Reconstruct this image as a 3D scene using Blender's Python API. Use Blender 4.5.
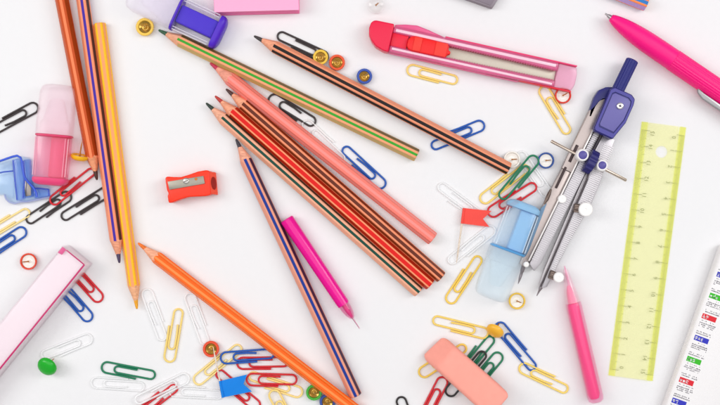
import bpy, bmesh, math, random
from mathutils import Vector, Matrix
random.seed(7)
U = 0.000625            # metres per photograph pixel on the table top
H = 1100.0              # lens height above the table in the same units
CX, CY = 360.0, 202.5
sc = bpy.context.scene
for o in list(bpy.data.objects): bpy.data.objects.remove(o)

# ------------------------------------------------------------------ camera
cam = bpy.data.cameras.new('camera')
cam.sensor_width = 36.0
cam.lens = 18.0 / (360.0 / H)
cam.clip_start = 0.02; cam.clip_end = 20
cam.dof.use_dof = False
camo = bpy.data.objects.new('camera', cam)
camo.location = (0, 0, H * U)
sc.collection.objects.link(camo)
sc.camera = camo
# ------------------------------------------------------------------ light
w = bpy.data.worlds.new('World'); sc.world = w; w.use_nodes = True
w.node_tree.nodes['Background'].inputs[0].default_value = (0.99, 0.99, 1.0, 1)
w.node_tree.nodes['Background'].inputs[1].default_value = 0.38
def softbox(name, loc, target, sx, sy, watts, col=(1, 1, 1)):
    l = bpy.data.lights.new(name, 'AREA'); l.shape = 'RECTANGLE'
    l.size = sx; l.size_y = sy; l.energy = watts; l.color = col
    o = bpy.data.objects.new(name, l); sc.collection.objects.link(o)
    o.location = loc
    o.rotation_euler = (Vector(target) - Vector(loc)).to_track_quat('-Z', 'Y').to_euler()
    return o
softbox('softbox_overhead', (0, 0.05, 1.45), (0, 0, 0), 1.7, 1.3, 11.6, (0.99, 0.992, 1.0))
softbox('softbox_west', (-0.85, 0.20, 0.80), (-0.02, 0, 0), 0.4, 0.6, 4.6, (1, 0.995, 0.985))
softbox('softbox_east', (0.85, 0.28, 0.80), (0.02, 0, 0), 0.4, 0.6, 4.6, (0.995, 0.995, 1.0))
sc.view_settings.view_transform = 'Standard'
try: sc.view_settings.look = 'None'
except Exception: pass
sc.view_settings.exposure = -0.10
sc.view_settings.gamma = 1.0
sc.view_settings.use_curve_mapping = False
sc.cycles.use_denoising = True
sc.cycles.denoising_input_passes = 'RGB'
sc.cycles.transparent_max_bounces = 32
sc.cycles.max_bounces = 14
sc.cycles.diffuse_bounces = 8
sc.cycles.caustics_reflective = True
sc.cycles.caustics_refractive = False

# ------------------------------------------------------------------ materials
def lin(h):
    h = h.lstrip('#'); out = []
    for i in (0, 2, 4):
        c = int(h[i:i+2], 16) / 255
        out.append(c / 12.92 if c <= .04045 else ((c + .055) / 1.055) ** 2.4)
    return out
MATS = {}
def mat(kind, hx, **kw):
    key = (kind, hx, tuple(sorted(kw.items())))
    if key in MATS: return MATS[key]
    m = bpy.data.materials.new(kind + '_' + hx.strip('#')); m.use_nodes = True
    nt = m.node_tree; N = nt.nodes; L = nt.links
    b = N['Principled BSDF']; out = N['Material Output']
    c = lin(hx) + [1]
    if kind in ('clear', 'frost'): c = [1 - (1 - v)*kw.get('sat', .42) for v in c[:3]] + [1]   # the scattered part of clear plastic is pale
    rough = kw.get('rough', {'plastic': .32, 'lacquer': .3, 'paper': .9, 'wood': .75, 'metal': .3, 'rubber': .75, 'clear': .12, 'frost': .5, 'lead': .5, 'coat': .28}.get(kind, .5))
    b.inputs['Base Color'].default_value = c
    b.inputs['Roughness'].default_value = rough
    tc = N.new('ShaderNodeTexCoord')
    nz = N.new('ShaderNodeTexNoise'); nz.inputs['Scale'].default_value = kw.get('nscale', 900); nz.inputs['Detail'].default_value = 5
    if kind == 'wood':
        mp = N.new('ShaderNodeMapping'); mp.inputs['Rotation'].default_value = (0, 0, kw.get('rot', 0)); mp.inputs['Scale'].default_value = (.18, 1.6, 1.6)
        L.new(tc.outputs['Object'], mp.inputs['Vector']); L.new(mp.outputs[0], nz.inputs['Vector'])
    else:
        L.new(tc.outputs['Object'], nz.inputs['Vector'])
    amt = kw.get('var', {'wood': .3, 'rubber': .07, 'lead': .3, 'paper': .04, 'metal': .08, 'lacquer': .05}.get(kind, .02))
    mr = N.new('ShaderNodeMapRange'); mr.inputs['To Min'].default_value = 1 - amt; mr.inputs['To Max'].default_value = 1 + amt * .6
    mr.inputs['From Min'].default_value = .3; mr.inputs['From Max'].default_value = .7
    L.new(nz.outputs['Fac'], mr.inputs['Value'])
    mul = N.new('ShaderNodeMix'); mul.data_type = 'RGBA'; mul.blend_type = 'MULTIPLY'; mul.inputs['Factor'].default_value = 1
    mul.inputs['A'].default_value = c
    L.new(mr.outputs[0], mul.inputs['B']); L.new(mul.outputs['Result'], b.inputs['Base Color'])
    rr = N.new('ShaderNodeMapRange'); rr.inputs['To Min'].default_value = max(.02, rough - .08); rr.inputs['To Max'].default_value = min(1, rough + .12)
    L.new(nz.outputs['Fac'], rr.inputs['Value']); L.new(rr.outputs[0], b.inputs['Roughness'])
    if kind in ('paper', 'rubber', 'wood'):
        bp = N.new('ShaderNodeBump'); bp.inputs['Strength'].default_value = .06 if kind == 'rubber' else .12; bp.inputs['Distance'].default_value = .0003
        L.new(nz.outputs['Fac'], bp.inputs['Height']); L.new(bp.outputs[0], b.inputs['Normal'])
        b.inputs['Specular IOR Level'].default_value = .25
    if kind == 'metal':
        b.inputs['Metallic'].default_value = kw.get('metallic', .85)
    if kind in ('lacquer', 'plastic', 'coat'): b.inputs['Specular IOR Level'].default_value = .22 if kind == 'lacquer' else .35
    if kind in ('clear', 'frost'):
        tr = N.new('ShaderNodeBsdfTransparent'); tr.inputs[0].default_value = [max(.02, min(1.0, c_ / .86)) ** (1.0 / kw.get('n', 4)) for c_ in lin(kw.get('tint', hx))] + [1]
        mx = N.new('ShaderNodeMixShader')
        lw = N.new('ShaderNodeLayerWeight'); lw.inputs['Blend'].default_value = .16
        fr = N.new('ShaderNodeMapRange'); fr.inputs['To Min'].default_value = kw.get('op', .2); fr.inputs['To Max'].default_value = min(1, kw.get('op', .2) + 1.3*kw.get('edge', .45))
        L.new(lw.outputs['Facing'], fr.inputs['Value'])
        L.new(fr.outputs[0], mx.inputs[0]); L.new(tr.outputs[0], mx.inputs[1]); L.new(b.outputs[0], mx.inputs[2])
        gl = N.new('ShaderNodeBsdfGlossy'); gl.inputs['Roughness'].default_value = rough
        geo = N.new('ShaderNodeNewGeometry')
        gm = N.new('ShaderNodeMapRange'); gm.inputs['To Min'].default_value = .016; gm.inputs['To Max'].default_value = .4
        L.new(lw.outputs['Facing'], gm.inputs['Value'])
        inv = N.new('ShaderNodeMath'); inv.operation = 'SUBTRACT'; inv.inputs[0].default_value = 1; L.new(geo.outputs['Backfacing'], inv.inputs[1])
        fn = N.new('ShaderNodeMath'); fn.operation = 'MULTIPLY'; L.new(gm.outputs[0], fn.inputs[0]); L.new(inv.outputs[0], fn.inputs[1])
        m2 = N.new('ShaderNodeMixShader')
        L.new(fn.outputs[0], m2.inputs[0]); L.new(mx.outputs[0], m2.inputs[1]); L.new(gl.outputs[0], m2.inputs[2])
        L.new(m2.outputs[0], out.inputs['Surface'])
    MATS[key] = m
    return m

# ------------------------------------------------------------------ geometry helpers
def P(px, py, h=0.0):
    k = (H - h) / H
    return Vector(((px - CX) * k * U, (CY - py) * k * U, h * U))
class Fr:
    """axis frame: local x runs along the thing, y to its left, z up, all in table pixels"""
    def __init__(s, A, B, h=0.0, z0=0.0, z1=None):
        a = P(A[0], A[1], h); b = P(B[0], B[1], h)
        s.k = (H - h) / H * U
        d = (b - a); d.z = 0
        s.len = d.length / s.k
        s.ux = d.normalized(); s.uy = Vector((-s.ux.y, s.ux.x, 0))
        s.o = Vector((a.x, a.y, 0))
        s.z0 = z0; s.z1 = z0 if z1 is None else z1
    def __call__(s, x, y, z):
        t = x / s.len if s.len else 0
        return s.o + s.ux * (x * s.k) + s.uy * (y * s.k) + Vector((0, 0, (z + s.z0 + (s.z1 - s.z0) * t) * U))
class G:
    def __init__(s): s.v = []; s.f = []; s.m = []
    def add(s, vs, fs, mi=0):
        o = len(s.v); s.v += [Vector(v) for v in vs]
        for f in fs: s.f.append([o + i for i in f]); s.m.append(mi)
        return s
def ringed(g, rings, cap0=True, cap1=True, mi=0, closed=True):
    n = len(rings[0]); o = len(g.v)
    for r in rings: g.v += [Vector(p) for p in r]
    for i in range(len(rings) - 1):
        for j in range(n):
            j2 = (j + 1) % n
            g.f.append([o + i*n + j, o + i*n + j2, o + (i+1)*n + j2, o + (i+1)*n + j]); g.m.append(mi)
    if cap0: g.f.append([o + j for j in range(n)][::-1]); g.m.append(mi)
    if cap1: g.f.append([o + (len(rings)-1)*n + j for j in range(n)]); g.m.append(mi)
    return g
def tube(g, pts, r, n=8, mi=0):
    pts = [Vector(p) for p in pts]; rings = []
    up = Vector((0, 0, 1))
    for i, p in enumerate(pts):
        t = (pts[min(i+1, len(pts)-1)] - pts[max(i-1, 0)]).normalized()
        ref = up if abs(t.z) < .9 else Vector((1, 0, 0))
        a = t.cross(ref).normalized(); b = a.cross(t)
        rad = (r[i] if isinstance(r, (list, tuple)) else r)
        rings.append([p + (a * math.cos(q) + b * math.sin(q)) * rad for q in [2*math.pi*j/n for j in range(n)]])
    return ringed(g, rings, mi=mi)
def loft(g, fr, secs, n=28, e=2.0, mi=0, cap0=True, cap1=True, flute=None):
    """secs: (x, half width, half height, y centre, z centre); superellipse exponent e"""
    rings = []
    for s_ in secs:
        x, a, b = s_[:3]; yc = s_[3] if len(s_) > 3 else 0; zc = s_[4] if len(s_) > 4 else b
        r = []
        for j in range(n):
            q = 2*math.pi*(j + .5)/n; c, s = math.cos(q), math.sin(q)
            k = 1.0 if flute is None else (1 - flute * (j % 4 >= 2))
            r.append(fr(x, yc + k*a*math.copysign(abs(c)**(2/e), c), zc + k*b*math.copysign(abs(s)**(2/e), s)))
        rings.append(r)
    return ringed(g, rings, cap0, cap1, mi)
def bevelled(vs, fs, off, seg=2, angle=25):
    bm = bmesh.new()
    bv = [bm.verts.new(v) for v in vs]
    for f in fs: bm.faces.new([bv[i] for i in f])
    bmesh.ops.recalc_face_normals(bm, faces=bm.faces)
    if off:
        es = [e for e in bm.edges if len(e.link_faces) == 2 and e.calc_face_angle(0) > math.radians(angle)]
        bmesh.ops.bevel(bm, geom=es, offset=off*U, segments=seg, profile=.5, affect='EDGES', clamp_overlap=True)
    bm.verts.index_update()
    r = ([v.co.copy() for v in bm.verts], [[v.index for v in f.verts] for f in bm.faces])
    bm.free(); return r
def prism(g, pts, z0, z1, bev=0, seg=2, mi=0, ztop=None):
    """pts: world xy (Vectors); z in pixels"""
    n = len(pts)
    a = sum(pts[i].x*pts[(i+1) % n].y - pts[(i+1) % n].x*pts[i].y for i in range(n))
    if a < 0: pts = pts[::-1]
    vs = [Vector((p.x, p.y, z0*U)) for p in pts] + [Vector((p.x, p.y, (z1 if ztop is None else ztop(p))*U)) for p in pts]
    fs = [list(range(n))[::-1], list(range(n, 2*n))] + [[i, (i+1) % n, n+(i+1) % n, n+i] for i in range(n)]
    v, f = bevelled(vs, fs, bev, seg)
    return g.add(v, f, mi)
def ip(lst, h): return [P(x, y, h) for x, y in lst]            # outline seen at height h
def lp(fr, lst): return [fr(x, y, 0) for x, y in lst]
def hull(g, pts, bev=0, seg=2, mi=0):
    bm = bmesh.new()
    for p in pts: bm.verts.new(p)
    bmesh.ops.convex_hull(bm, input=bm.verts)
    bmesh.ops.dissolve_limit(bm, angle_limit=.02, verts=bm.verts, edges=bm.edges)
    bm.verts.index_update()
    v = [q.co.copy() for q in bm.verts]; f = [[q.index for q in ff.verts] for ff in bm.faces]; bm.free()
    v, f = bevelled(v, f, bev, seg); return g.add(v, f, mi)
def rbox(g, fr, x0, x1, y0, y1, z0, z1, bev=.6, mi=0, seg=2):
    c = [(x0, y0), (x1, y0), (x1, y1), (x0, y1)]
    vs = [fr(x, y, z0) for x, y in c] + [fr(x, y, z1) for x, y in c]
    fs = [[3, 2, 1, 0], [4, 5, 6, 7]] + [[i, (i+1) % 4, 4+(i+1) % 4, 4+i] for i in range(4)]
    v, f = bevelled(vs, fs, bev, seg); return g.add(v, f, mi)
def lathe(g, c, axis, prof, n=28, mi=0):
    """prof: (distance along axis, radius) in metres-from-pixels"""
    axis = Vector(axis).normalized()
    ref = Vector((1, 0, 0)) if abs(axis.x) < .8 else Vector((0, 1, 0))
    a = axis.cross(ref).normalized(); b = axis.cross(a)
    rings = [[c + axis*(t*U) + (a*math.cos(q) + b*math.sin(q))*(max(r, .01)*U) for q in [2*math.pi*j/n for j in range(n)]] for t, r in prof]
    return ringed(g, rings, mi=mi)
def blob(cx, cy, rx, ry, n=28, rot=0):
    return [(cx + math.cos(rot)*rx*math.cos(q) - math.sin(rot)*ry*math.sin(q), cy + math.sin(rot)*rx*math.cos(q) + math.cos(rot)*ry*math.sin(q)) for q in [2*math.pi*j/n for j in range(n)]]
def text2d(s, size):
    cu = bpy.data.curves.new('t', 'FONT'); cu.body = s; cu.size = size; cu.align_x = 'CENTER'; cu.align_y = 'CENTER'; cu.resolution_u = 2
    o = bpy.data.objects.new('t', cu); sc.collection.objects.link(o)
    bpy.context.view_layer.update()
    me = bpy.data.meshes.new_from_object(o.evaluated_get(bpy.context.evaluated_depsgraph_get()))
    v = [(q.co.x, q.co.y) for q in me.vertices]; f = [list(p.vertices) for p in me.polygons]
    bpy.data.objects.remove(o); bpy.data.curves.remove(cu); bpy.data.meshes.remove(me)
    return v, f

# ------------------------------------------------------------------ object helpers
def tag(o, label, cat, group=None):
    o['label'] = label; o['category'] = cat
    if group: o['group'] = group
    return o
def thing(name, label, cat, loc, group=None):
    o = bpy.data.objects.new(name, None); sc.collection.objects.link(o)
    o.location = (loc[0], loc[1], 0); o.empty_display_size = .01
    return tag(o, label, cat, group)
def world_of(o):
    v = Vector(o.location)
    while o.parent: o = o.parent; v = v + Vector(o.location)
    return v
def obj(name, g, mats, parent=None, smooth=35, loc=None, kind=None, label=None):
    me = bpy.data.meshes.new(name)
    base = world_of(parent) if parent else Vector(loc if loc is not None else (0, 0, 0))
    me.from_pydata([v - base for v in g.v], [], g.f)
    for m in (mats if isinstance(mats, (list, tuple)) else [mats]): me.materials.append(m)
    for p, mi in zip(me.polygons, g.m): p.material_index = mi
    bm = bmesh.new(); bm.from_mesh(me); bmesh.ops.recalc_face_normals(bm, faces=bm.faces); bm.to_mesh(me); bm.free()
    if smooth:
        for p in me.polygons: p.use_smooth = True
        me.set_sharp_from_angle(angle=math.radians(smooth))
    me.update()
    o = bpy.data.objects.new(name, me); sc.collection.objects.link(o)
    if parent: o.parent = parent
    else: o.location = base
    if kind: o['kind'] = kind
    if label: o['label'] = label
    return o

# ================================================================== the surface
def tabletop():
    g = G(); X, Y = .75, .55
    g.add([(-X, -Y, 0), (X, -Y, 0), (X, Y, 0), (-X, Y, 0), (-X, -Y, -.012), (X, -Y, -.012), (X, Y, -.012), (-X, Y, -.012)],
          [[0, 1, 2, 3], [7, 6, 5, 4], [0, 4, 5, 1], [1, 5, 6, 2], [2, 6, 7, 3], [3, 7, 4, 0]])
    o = obj('tabletop', g, mat('paper', '#eae9ea', rough=.6, var=.012, nscale=260), smooth=0)
    o['kind'] = 'structure'
tabletop()

# ================================================================== pencils
SAL = '#f09a74'
def pencil(tip, end, label, base=SAL, stripe='#2a1714', p=.35, lead='#2b2526', wood='#eeaa86', s=6.4, z=0, z1=None, sides=None, ps=.8, roll=0, tipl=25, leadl=9, capc=None, gr='pencils scattered on the white surface'):
    h = s * .866
    fr = Fr(tip, end, h + z, z, z1)
    root = thing('pencil', label, 'pencil', fr(fr.len*.5, 0, 0), gr)
    cols = [base] + list(dict.fromkeys([stripe] + (list(sides) if sides else [])))
    stripes = [stripe]*6
    if sides: stripes = [stripe, sides[0], stripe, stripe, stripe, sides[1]]  # side facets: own stripe colours, some darkened by shade put into the paint
    # cross-section: per facet three strips with slightly rounded corners
    pts = []; mid = []
    for k in range(6):
        n_ang = math.pi/2 + roll - k*math.pi/3       # facet normal, 0 = top
        nx, nz = math.cos(n_ang), math.sin(n_ang); tx, tz = -nz, nx
        tx, tz = nz, -nx
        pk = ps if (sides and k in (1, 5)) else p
        for a in (-.5*.93, -.5*pk, .5*pk, .5*.93):
            pts.append((nx*h + tx*a*s, nz*h + tz*a*s))
        mid += [0, 1 + cols[1:].index(stripes[k]), 0, 0]
    n = len(pts); zc = h
    R = s; tl = tipl; leadr = leadl / tl * R * .93
    rad = [math.hypot(*q) for q in pts]
    ex = [tl * r / R for r in rad]
    ring0 = [fr(ex[i] + random.uniform(-.25, .25), pts[i][0], zc + pts[i][1]) for i in range(n)]
    ring1 = [fr(fr.len - .8, pts[i][0], zc + pts[i][1]) for i in range(n)]
    ring2 = [fr(fr.len, pts[i][0]*.9, zc + pts[i][1]*.9) for i in range(n)]
    g = G(); o = 0
    for r in (ring0, ring1, ring2): g.v += r
    for a in (0, 1):
        for j in range(n):
            j2 = (j+1) % n
            g.f.append([a*n+j, a*n+j2, (a+1)*n+j2, (a+1)*n+j]); g.m.append(mid[j])
    obj('barrel', g, [mat('lacquer', c, rough=.38) for c in cols], root, smooth=20)
    g = G(); g.add(ring2, [list(range(n))])
    obj('end_face', g, mat('lacquer', capc) if capc else mat('wood', '#d9a884'), root, smooth=0)
    # sharpened wood cone, scalloped against the facets
    lr = leadr
    ringw = [fr(leadl + random.uniform(-.5, .5), lr*pts[i][0]/rad[i], zc + lr*pts[i][1]/rad[i]) for i in range(n)]
    g = G(); ringed(g, [ring0, ringw], False, False)
    ang = math.atan2(fr.ux.y, fr.ux.x)
    obj('sharpened_wood', g, mat('wood', wood, rot=-round(ang, 2)), root, smooth=50)
    g = G()
    rl = [[fr(x, r*pts[i][0]/rad[i], zc + r*pts[i][1]/rad[i]) for i in range(n)] for x, r in ((leadl + .4, lr*1.02), (leadl*.5, lr*.78), (1.6, lr*.58), (.4, lr*.42), (0, lr*.2))]
    ringed(g, rl, False, True)
    obj('lead', g, mat('lead', lead), root, smooth=50)
    return root
pencil((97, 180), (43.5, -95), 'burnt orange pencil at the upper left, tip beside the red paper clip', '#c44a0c', '#f28454', .4, '#4a2418', '#e79a72', s=6.9, sides=('#c8500c', '#9c3c0c'))  # paler stripe is a painted highlight, darker right facet is painted shade
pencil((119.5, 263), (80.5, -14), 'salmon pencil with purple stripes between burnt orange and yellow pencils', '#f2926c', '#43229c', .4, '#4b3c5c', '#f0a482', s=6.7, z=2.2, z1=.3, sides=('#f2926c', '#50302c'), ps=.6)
pencil((137, 309), (99.5, 23.5), 'yellow pencil with a salmon stripe, point down, at the left', '#ffbe14', '#f4a06a', .5, '#f2a81c', '#f3b48a', s=6.4)
pencil((138, 243), (364, 416), 'plain bright orange pencil lying diagonally at the lower left', '#fb660e', '#ff9048', .34, '#f0761a', '#f6b08e', s=6.5, z=.3, z1=5)  # lighter orange stripe is the lacquer highlight put into the colour
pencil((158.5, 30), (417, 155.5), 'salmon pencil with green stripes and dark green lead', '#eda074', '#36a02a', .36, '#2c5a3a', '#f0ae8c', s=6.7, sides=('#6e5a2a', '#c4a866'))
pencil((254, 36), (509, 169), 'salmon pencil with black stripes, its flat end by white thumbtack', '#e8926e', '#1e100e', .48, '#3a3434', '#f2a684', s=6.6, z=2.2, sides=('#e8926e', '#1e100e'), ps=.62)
pencil((210, 63), (433, 239), 'plain salmon pink pencil beside the red and brown pencils', '#f57e70', '#f7928a', .34, '#c42a50', '#f0a08a', s=7.2, tipl=27)
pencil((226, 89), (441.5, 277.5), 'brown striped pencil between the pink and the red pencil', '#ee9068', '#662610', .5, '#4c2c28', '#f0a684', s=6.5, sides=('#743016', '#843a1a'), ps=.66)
pencil((215, 96), (430.5, 285), 'bright red pencil with salmon stripes in the tight row', '#f39468', '#e00c04', .6, '#c0342c', '#f2a684', s=6.5, sides=('#b4260e', '#bc2a10'))  # side facets in a darker red, their shade put into the paint
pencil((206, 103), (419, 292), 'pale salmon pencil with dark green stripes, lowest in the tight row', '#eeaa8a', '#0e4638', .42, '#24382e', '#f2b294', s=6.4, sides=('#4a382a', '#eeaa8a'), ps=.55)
pencil((236, 139), (356, 396), 'pale salmon pencil with navy blue stripes touching the magenta pen', '#e4987e', '#0e308c', .44, '#33303c', '#f0aa8e', s=6.5, sides=('#432240', '#e4987e'), ps=.7)
pencil((386, -97), (646.5, 4.5), 'orange pencil with blue stripes, only its end at top edge', '#f28a4c', '#2c78c0', .5, s=7.2, sides=('#f28a4c', '#b8a8dc'))

# ================================================================== paper clips
def clip(p0, p1, col, label, W=13.0, flip=False, z=(0, 0), wire=1.02, inner=.25, f1=.68, f2=.66, clear=False):
    """p0: outer bend next to the inner bend, p1: the other outer bend"""
    r = wire; zt = max(z) + 2*r
    fr = Fr(p0, p1, zt, z[0], z[1]); Lg = fr.len
    hw = W/2 - r; t = 2.15*r; sg = -1 if flip else 1
    j = lambda: random.uniform(-.35, .35)
    path = []
    def arc(cx, cy, rad, a0, a1, n=11):
        for i in range(n + 1):
            a = a0 + (a1 - a0)*i/n
            path.append((cx + rad*math.cos(a), cy + rad*math.sin(a)))
    pi = math.pi
    yb, yt = -hw, hw; yb2, yt2 = -hw + t, hw - t
    path.append((Lg*f1 + j()*4, yb2 + random.uniform(-.1, 1.1)))
    path.append((Lg*(f1*.6 + inner*.4), yb2))
    ri = (yt2 - yb2)/2
    arc(Lg*inner + ri, (yt2 + yb2)/2, ri, 1.5*pi, .5*pi)
    path.append((Lg*.6, yt2 + j()*.3))
    ro = (yt2 - yb)/2
    arc(Lg - r - ro, (yt2 + yb)/2, ro, .5*pi, -.5*pi)
    path.append((Lg*.5, yb + j()*.3))
    rl = (yt - yb)/2
    arc(r + rl, 0, rl, 1.5*pi, .5*pi)
    path.append((Lg*.45, yt))
    path.append((Lg*f2 + j()*4, yt + random.uniform(-.1, .7)))
    bow = random.uniform(0, .35)
    g = G()
    pts = [fr(x, sg*y, r + bow*math.sin(math.pi*max(0, min(1, x/Lg)))) for x, y in path]
    tube(g, pts, r*U, 10)
    if clear: m = mat('frost', '#fcfcfd', op=.62, edge=.1, rough=.22, tint='#f2f2f3', n=4)
    else:
        rgb = [int(col[i:i+2], 16) for i in (1, 3, 5)]
        if rgb[0] > 220 and rgb[1] > 180: col = '#' + ''.join('%02x' % int(a*.72 + b*.28) for a, b in zip(rgb, (252, 234, 178)))
        m = mat('coat', col)
    c = fr(Lg/2, 0, 0)
    o = obj('paper_clip', g, m, None, 60, loc=(c.x, c.y, 0))
    return tag(o, label, 'paper clip', 'clear paper clips' if clear else 'coloured paper clips')
BK, RD, YL, BL, GN = '#3a3232', '#d3202c', '#f3cc55', '#1c56b0', '#187a55'
YS = '#f2c437'
C = clip
C((38, 105), (-12, 132), BK, 'black paper clip at left edge, end under the pink marker', flip=True)
C((71, 193.5), (26.5, 223), BK, 'black paper clip under the red clip beside transparent blue sharpener')
C((110.5, 189), (61.5, 219.5), BK, 'black paper clip sliding under the yellow and purple striped pencils')
C((50, 203.5), (93, 168.5), RD, 'red paper clip lying over a black one below pink marker', z=(2.2, .2), W=12)
C((-20, 239), (29, 209.5), '#f5d98a', 'pale yellow paper clip cut off by the left edge')
C((26, 229), (-22, 260), BL, 'blue paper clip cut off by left edge, below pale yellow clip')
C((101.5, 301.5), (65, 261), RD, 'red paper clip peeking from under the long pink box')
C((91, 321), (55, 279), BL, 'blue paper clip peeking from under the long pink box')
C((92.5, 337), (41, 357.5), '', 'clear paper clip touching the green thumbtack', clear=True)
C((100.5, 366.5), (155.5, 377), GN, 'green paper clip lying alone at the lower left', flip=True)
C((90, 382.5), (145, 386), '', 'clear paper clip just below the lone green clip', clear=True)
C((133, 419), (176.5, 385), RD, 'red paper clip at bottom edge crossed by a clear clip', W=12)
C((189, 376.5), (135, 403), '', 'clear paper clip crossing over the red clip at bottom edge', clear=True, z=(.3, 2.3))
C((168, 391), (223, 394), '', 'clear paper clip ending at the blue flag', clear=True)
C((145, 288.5), (164.5, 341), '', 'clear paper clip lying just below the tip of the yellow pencil', clear=True)
C((188, 292.5), (207, 345), '', 'clear paper clip between yellow clip and orange pencil, above red thumbtack', clear=True)
C((168.5, 363), (178, 308), '#f2d06a', 'yellow paper clip lying lengthwise between two clear clips')
C((194, 383.5), (240.5, 345), '#f6d885', 'pale yellow paper clip under the red thumbtack and flag pole')
C((236, 363.5), (289, 363), RD, 'red paper clip under the blue clip and the orange pencil', flip=True, z=(.1, .1), W=13.5)
C((219.5, 358.5), (275, 354.5), BL, 'blue paper clip lying over a red one beside orange pencil', flip=True, z=(2.3, 2.5), W=13.5)
C((303, 394), (248, 376), '#f6d47a', 'pale yellow paper clip crossed by a red clip', z=(0, 0))
C((245.5, 379.5), (297.5, 381), RD, 'red paper clip right of blue flag, over a pale yellow clip', flip=True, z=(2.3, 2.3), W=14)
C((259.5, 409), (215.5, 372), RD, 'red paper clip running under the blue flag', z=(0, .2))
C((271.5, 390), (297, 438), '#f4d16e', 'yellow paper clip at the bottom edge below red clip', z=(2.3, .3))
C((328.5, 59), (276.5, 35), BK, 'black paper clip along the upper side of black striped pencil')
C((406.5, 68.5), (458, 82), '#f1cd62', 'yellow paper clip lying below the pink cutter', flip=True)
C((268.5, 96.5), (315, 125), BK, 'black paper clip between the green striped and salmon pink pencils', flip=True, W=14)
C((303, 121), (345, 161), '', 'clear paper clip between the black clip and blue clip', clear=True)
C((385, 187.5), (342, 148), BL, 'blue paper clip touching the salmon pink pencil')
C((485, 123.5), (430.5, 146), BL, 'blue paper clip under the black striped pencil', flip=True)
C((483, 219), (437.5, 185), '', 'clear paper clip leading to the red flag', clear=True)
C((480.5, 202), (528, 165), '#f3cf60', 'yellow paper clip under the green and red clips')
C((537.5, 156), (501, 199.5), GN, 'green paper clip lying over yellow and red clips', z=(3.4, 4.2), W=13.5)
C((488, 215), (536, 183.5), RD, 'red paper clip between the green clip and blue marker', z=(2.2, 2.2), W=13.5)
C((550, 197), (518, 152), '', 'clear paper clip between blue thumbtack and compass', clear=True)
C((448, 303.5), (479.5, 255.5), YS, 'bright yellow paper clip beside the pale cap of blue marker')
C((495, 227), (449, 264), '', 'clear paper clip between the red flag and blue marker', clear=True)
C((489, 334.5), (432, 320.5), '#f0c94e', 'yellow paper clip touching the tilted yellow thumbtack')
C((496.5, 323), (536, 369.5), BL, 'blue paper clip right of the salmon eraser')
C((519, 366), (569, 390), '#f2cf56', 'yellow paper clip below the blue clip near pink pen')
C((419, 375.5), (466, 345), YS, 'yellow paper clip trapped under the upper end of eraser', inner=.3)
C((457.5, 378), (492.5, 336), GN, 'green paper clip under the eraser, the upper of two')
C((447, 396), (484.5, 351), '#231f20', 'black paper clip under the eraser between two green clips', z=(2.2, 2.2))
C((501.5, 353), (466, 396), GN, 'green paper clip under the eraser, the lower of two')
C((445, 377), (419, 428), RD, 'red paper clip leaving the lower side of eraser', z=(.2, .2))
C((399.5, 396.5), (419, 450), '#2a2526', 'black paper clip showing only its loop at bottom edge', W=11.5)
C((541.5, 86), (570, 133.5), '#f3cc5c', 'yellow paper clip between the cutter tip and compass')

# ================================================================== thumbtacks
def tack(px, py, col, label, inner='brass', tilt=0, az=0, R=8.0, z=0, pin_len=15, clear=False, hpx=4, name='thumbtack', lean=0):
    c = P(px, py, hpx + z)
    root = thing(name, label, 'thumbtack', (c.x, c.y), 'thumbtacks')
    rot = Matrix.Rotation(az, 3, 'Z') @ Matrix.Rotation(tilt, 3, 'Y')
    q = R/8.0
    rm = 5.3 if inner == 'brass' else 6.3
    outer = [(0, .3), (.05, 3), (.5, 5.4), (1.7, 7.2), (3.2, 7.95), (4.6, 7.9), (5.0, 7.5), (4.9, rm + .45), (4.3, rm + .1), (3.0, rm)]
    disc = [(2.8, rm + .05), (3.3, rm - .15), (2.6, rm*.72), (1.8, rm*.5), (2.0, 1.9), (3.6, 1.1)]
    pin = [(3.4, .85), (5, .62), (pin_len*.7, .55), (pin_len*.88, .36), (pin_len, .05)]
    low = min((rot @ Vector((r*math.cos(a), r*math.sin(a), t))).z for prof in (outer, pin) for t, r in prof for a in [k*math.pi/12 for k in range(24)]) * q
    def mk(prof, c0=True, c1=True, n=28, ln=0):
        g = G(); rings = []
        for t, r in prof:
            ring = []
            for k in range(n):
                a = 2*math.pi*k/n
                v = rot @ Vector((r*math.cos(a) + ln*(t-3.4), r*math.sin(a), t)) * q
                ring.append(Vector((c.x + v.x*U, c.y + v.y*U, (v.z - low + z)*U)))
            rings.append(ring)
        return ringed(g, rings, c0, c1)
    mh = mat('clear', '#f6f4f4', op=.15, edge=.35, tint='#e9e7e7') if clear else mat('plastic', col, rough=.22)
    obj('head', mk(outer, True, False), mh, root, 40)
    md = {'brass': mat('metal', '#c09a4c', rough=.24), 'white': mat('plastic', '#f3efe8', rough=.3), 'clear': mat('clear', '#f4f2f0', op=.15, edge=.3, tint='#e9e7e5')}[inner]
    obj('backing_disc', mk(disc, False, True), md, root, 40)
    obj('pin', mk(pin, n=10, ln=lean), mat('metal', '#b9772c' if inner != 'brass' else '#d9c9a0', rough=.3), root, 60)
    return root
tack(145, 27, '#eec34c', 'large yellow thumbtack pin up beside the dark green pencil tip', R=9, lean=.15)
tack(320.5, 57, '#e8c03c', 'yellow thumbtack pin up at the end of black paper clip', hpx=5, R=7.6, lean=.2, z=2.2)
tack(337, 62.5, '#e4501c', 'orange red thumbtack pin up above the black striped pencil', lean=-.2)
tack(364, 76.5, '#2f4fa8', 'blue thumbtack near the black striped pencil, left of the cutter', R=7.8, lean=.25, az=.5, tilt=.12)
tack(376, 5, '', 'clear thumbtack pin up at the top edge left of cutter', 'clear', clear=True, R=9, lean=.2)
tack(28.5, 261.5, '#e2401c', 'red thumbtack with white backing beside the long pink box', 'white', R=8.4, lean=-.3)
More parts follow.
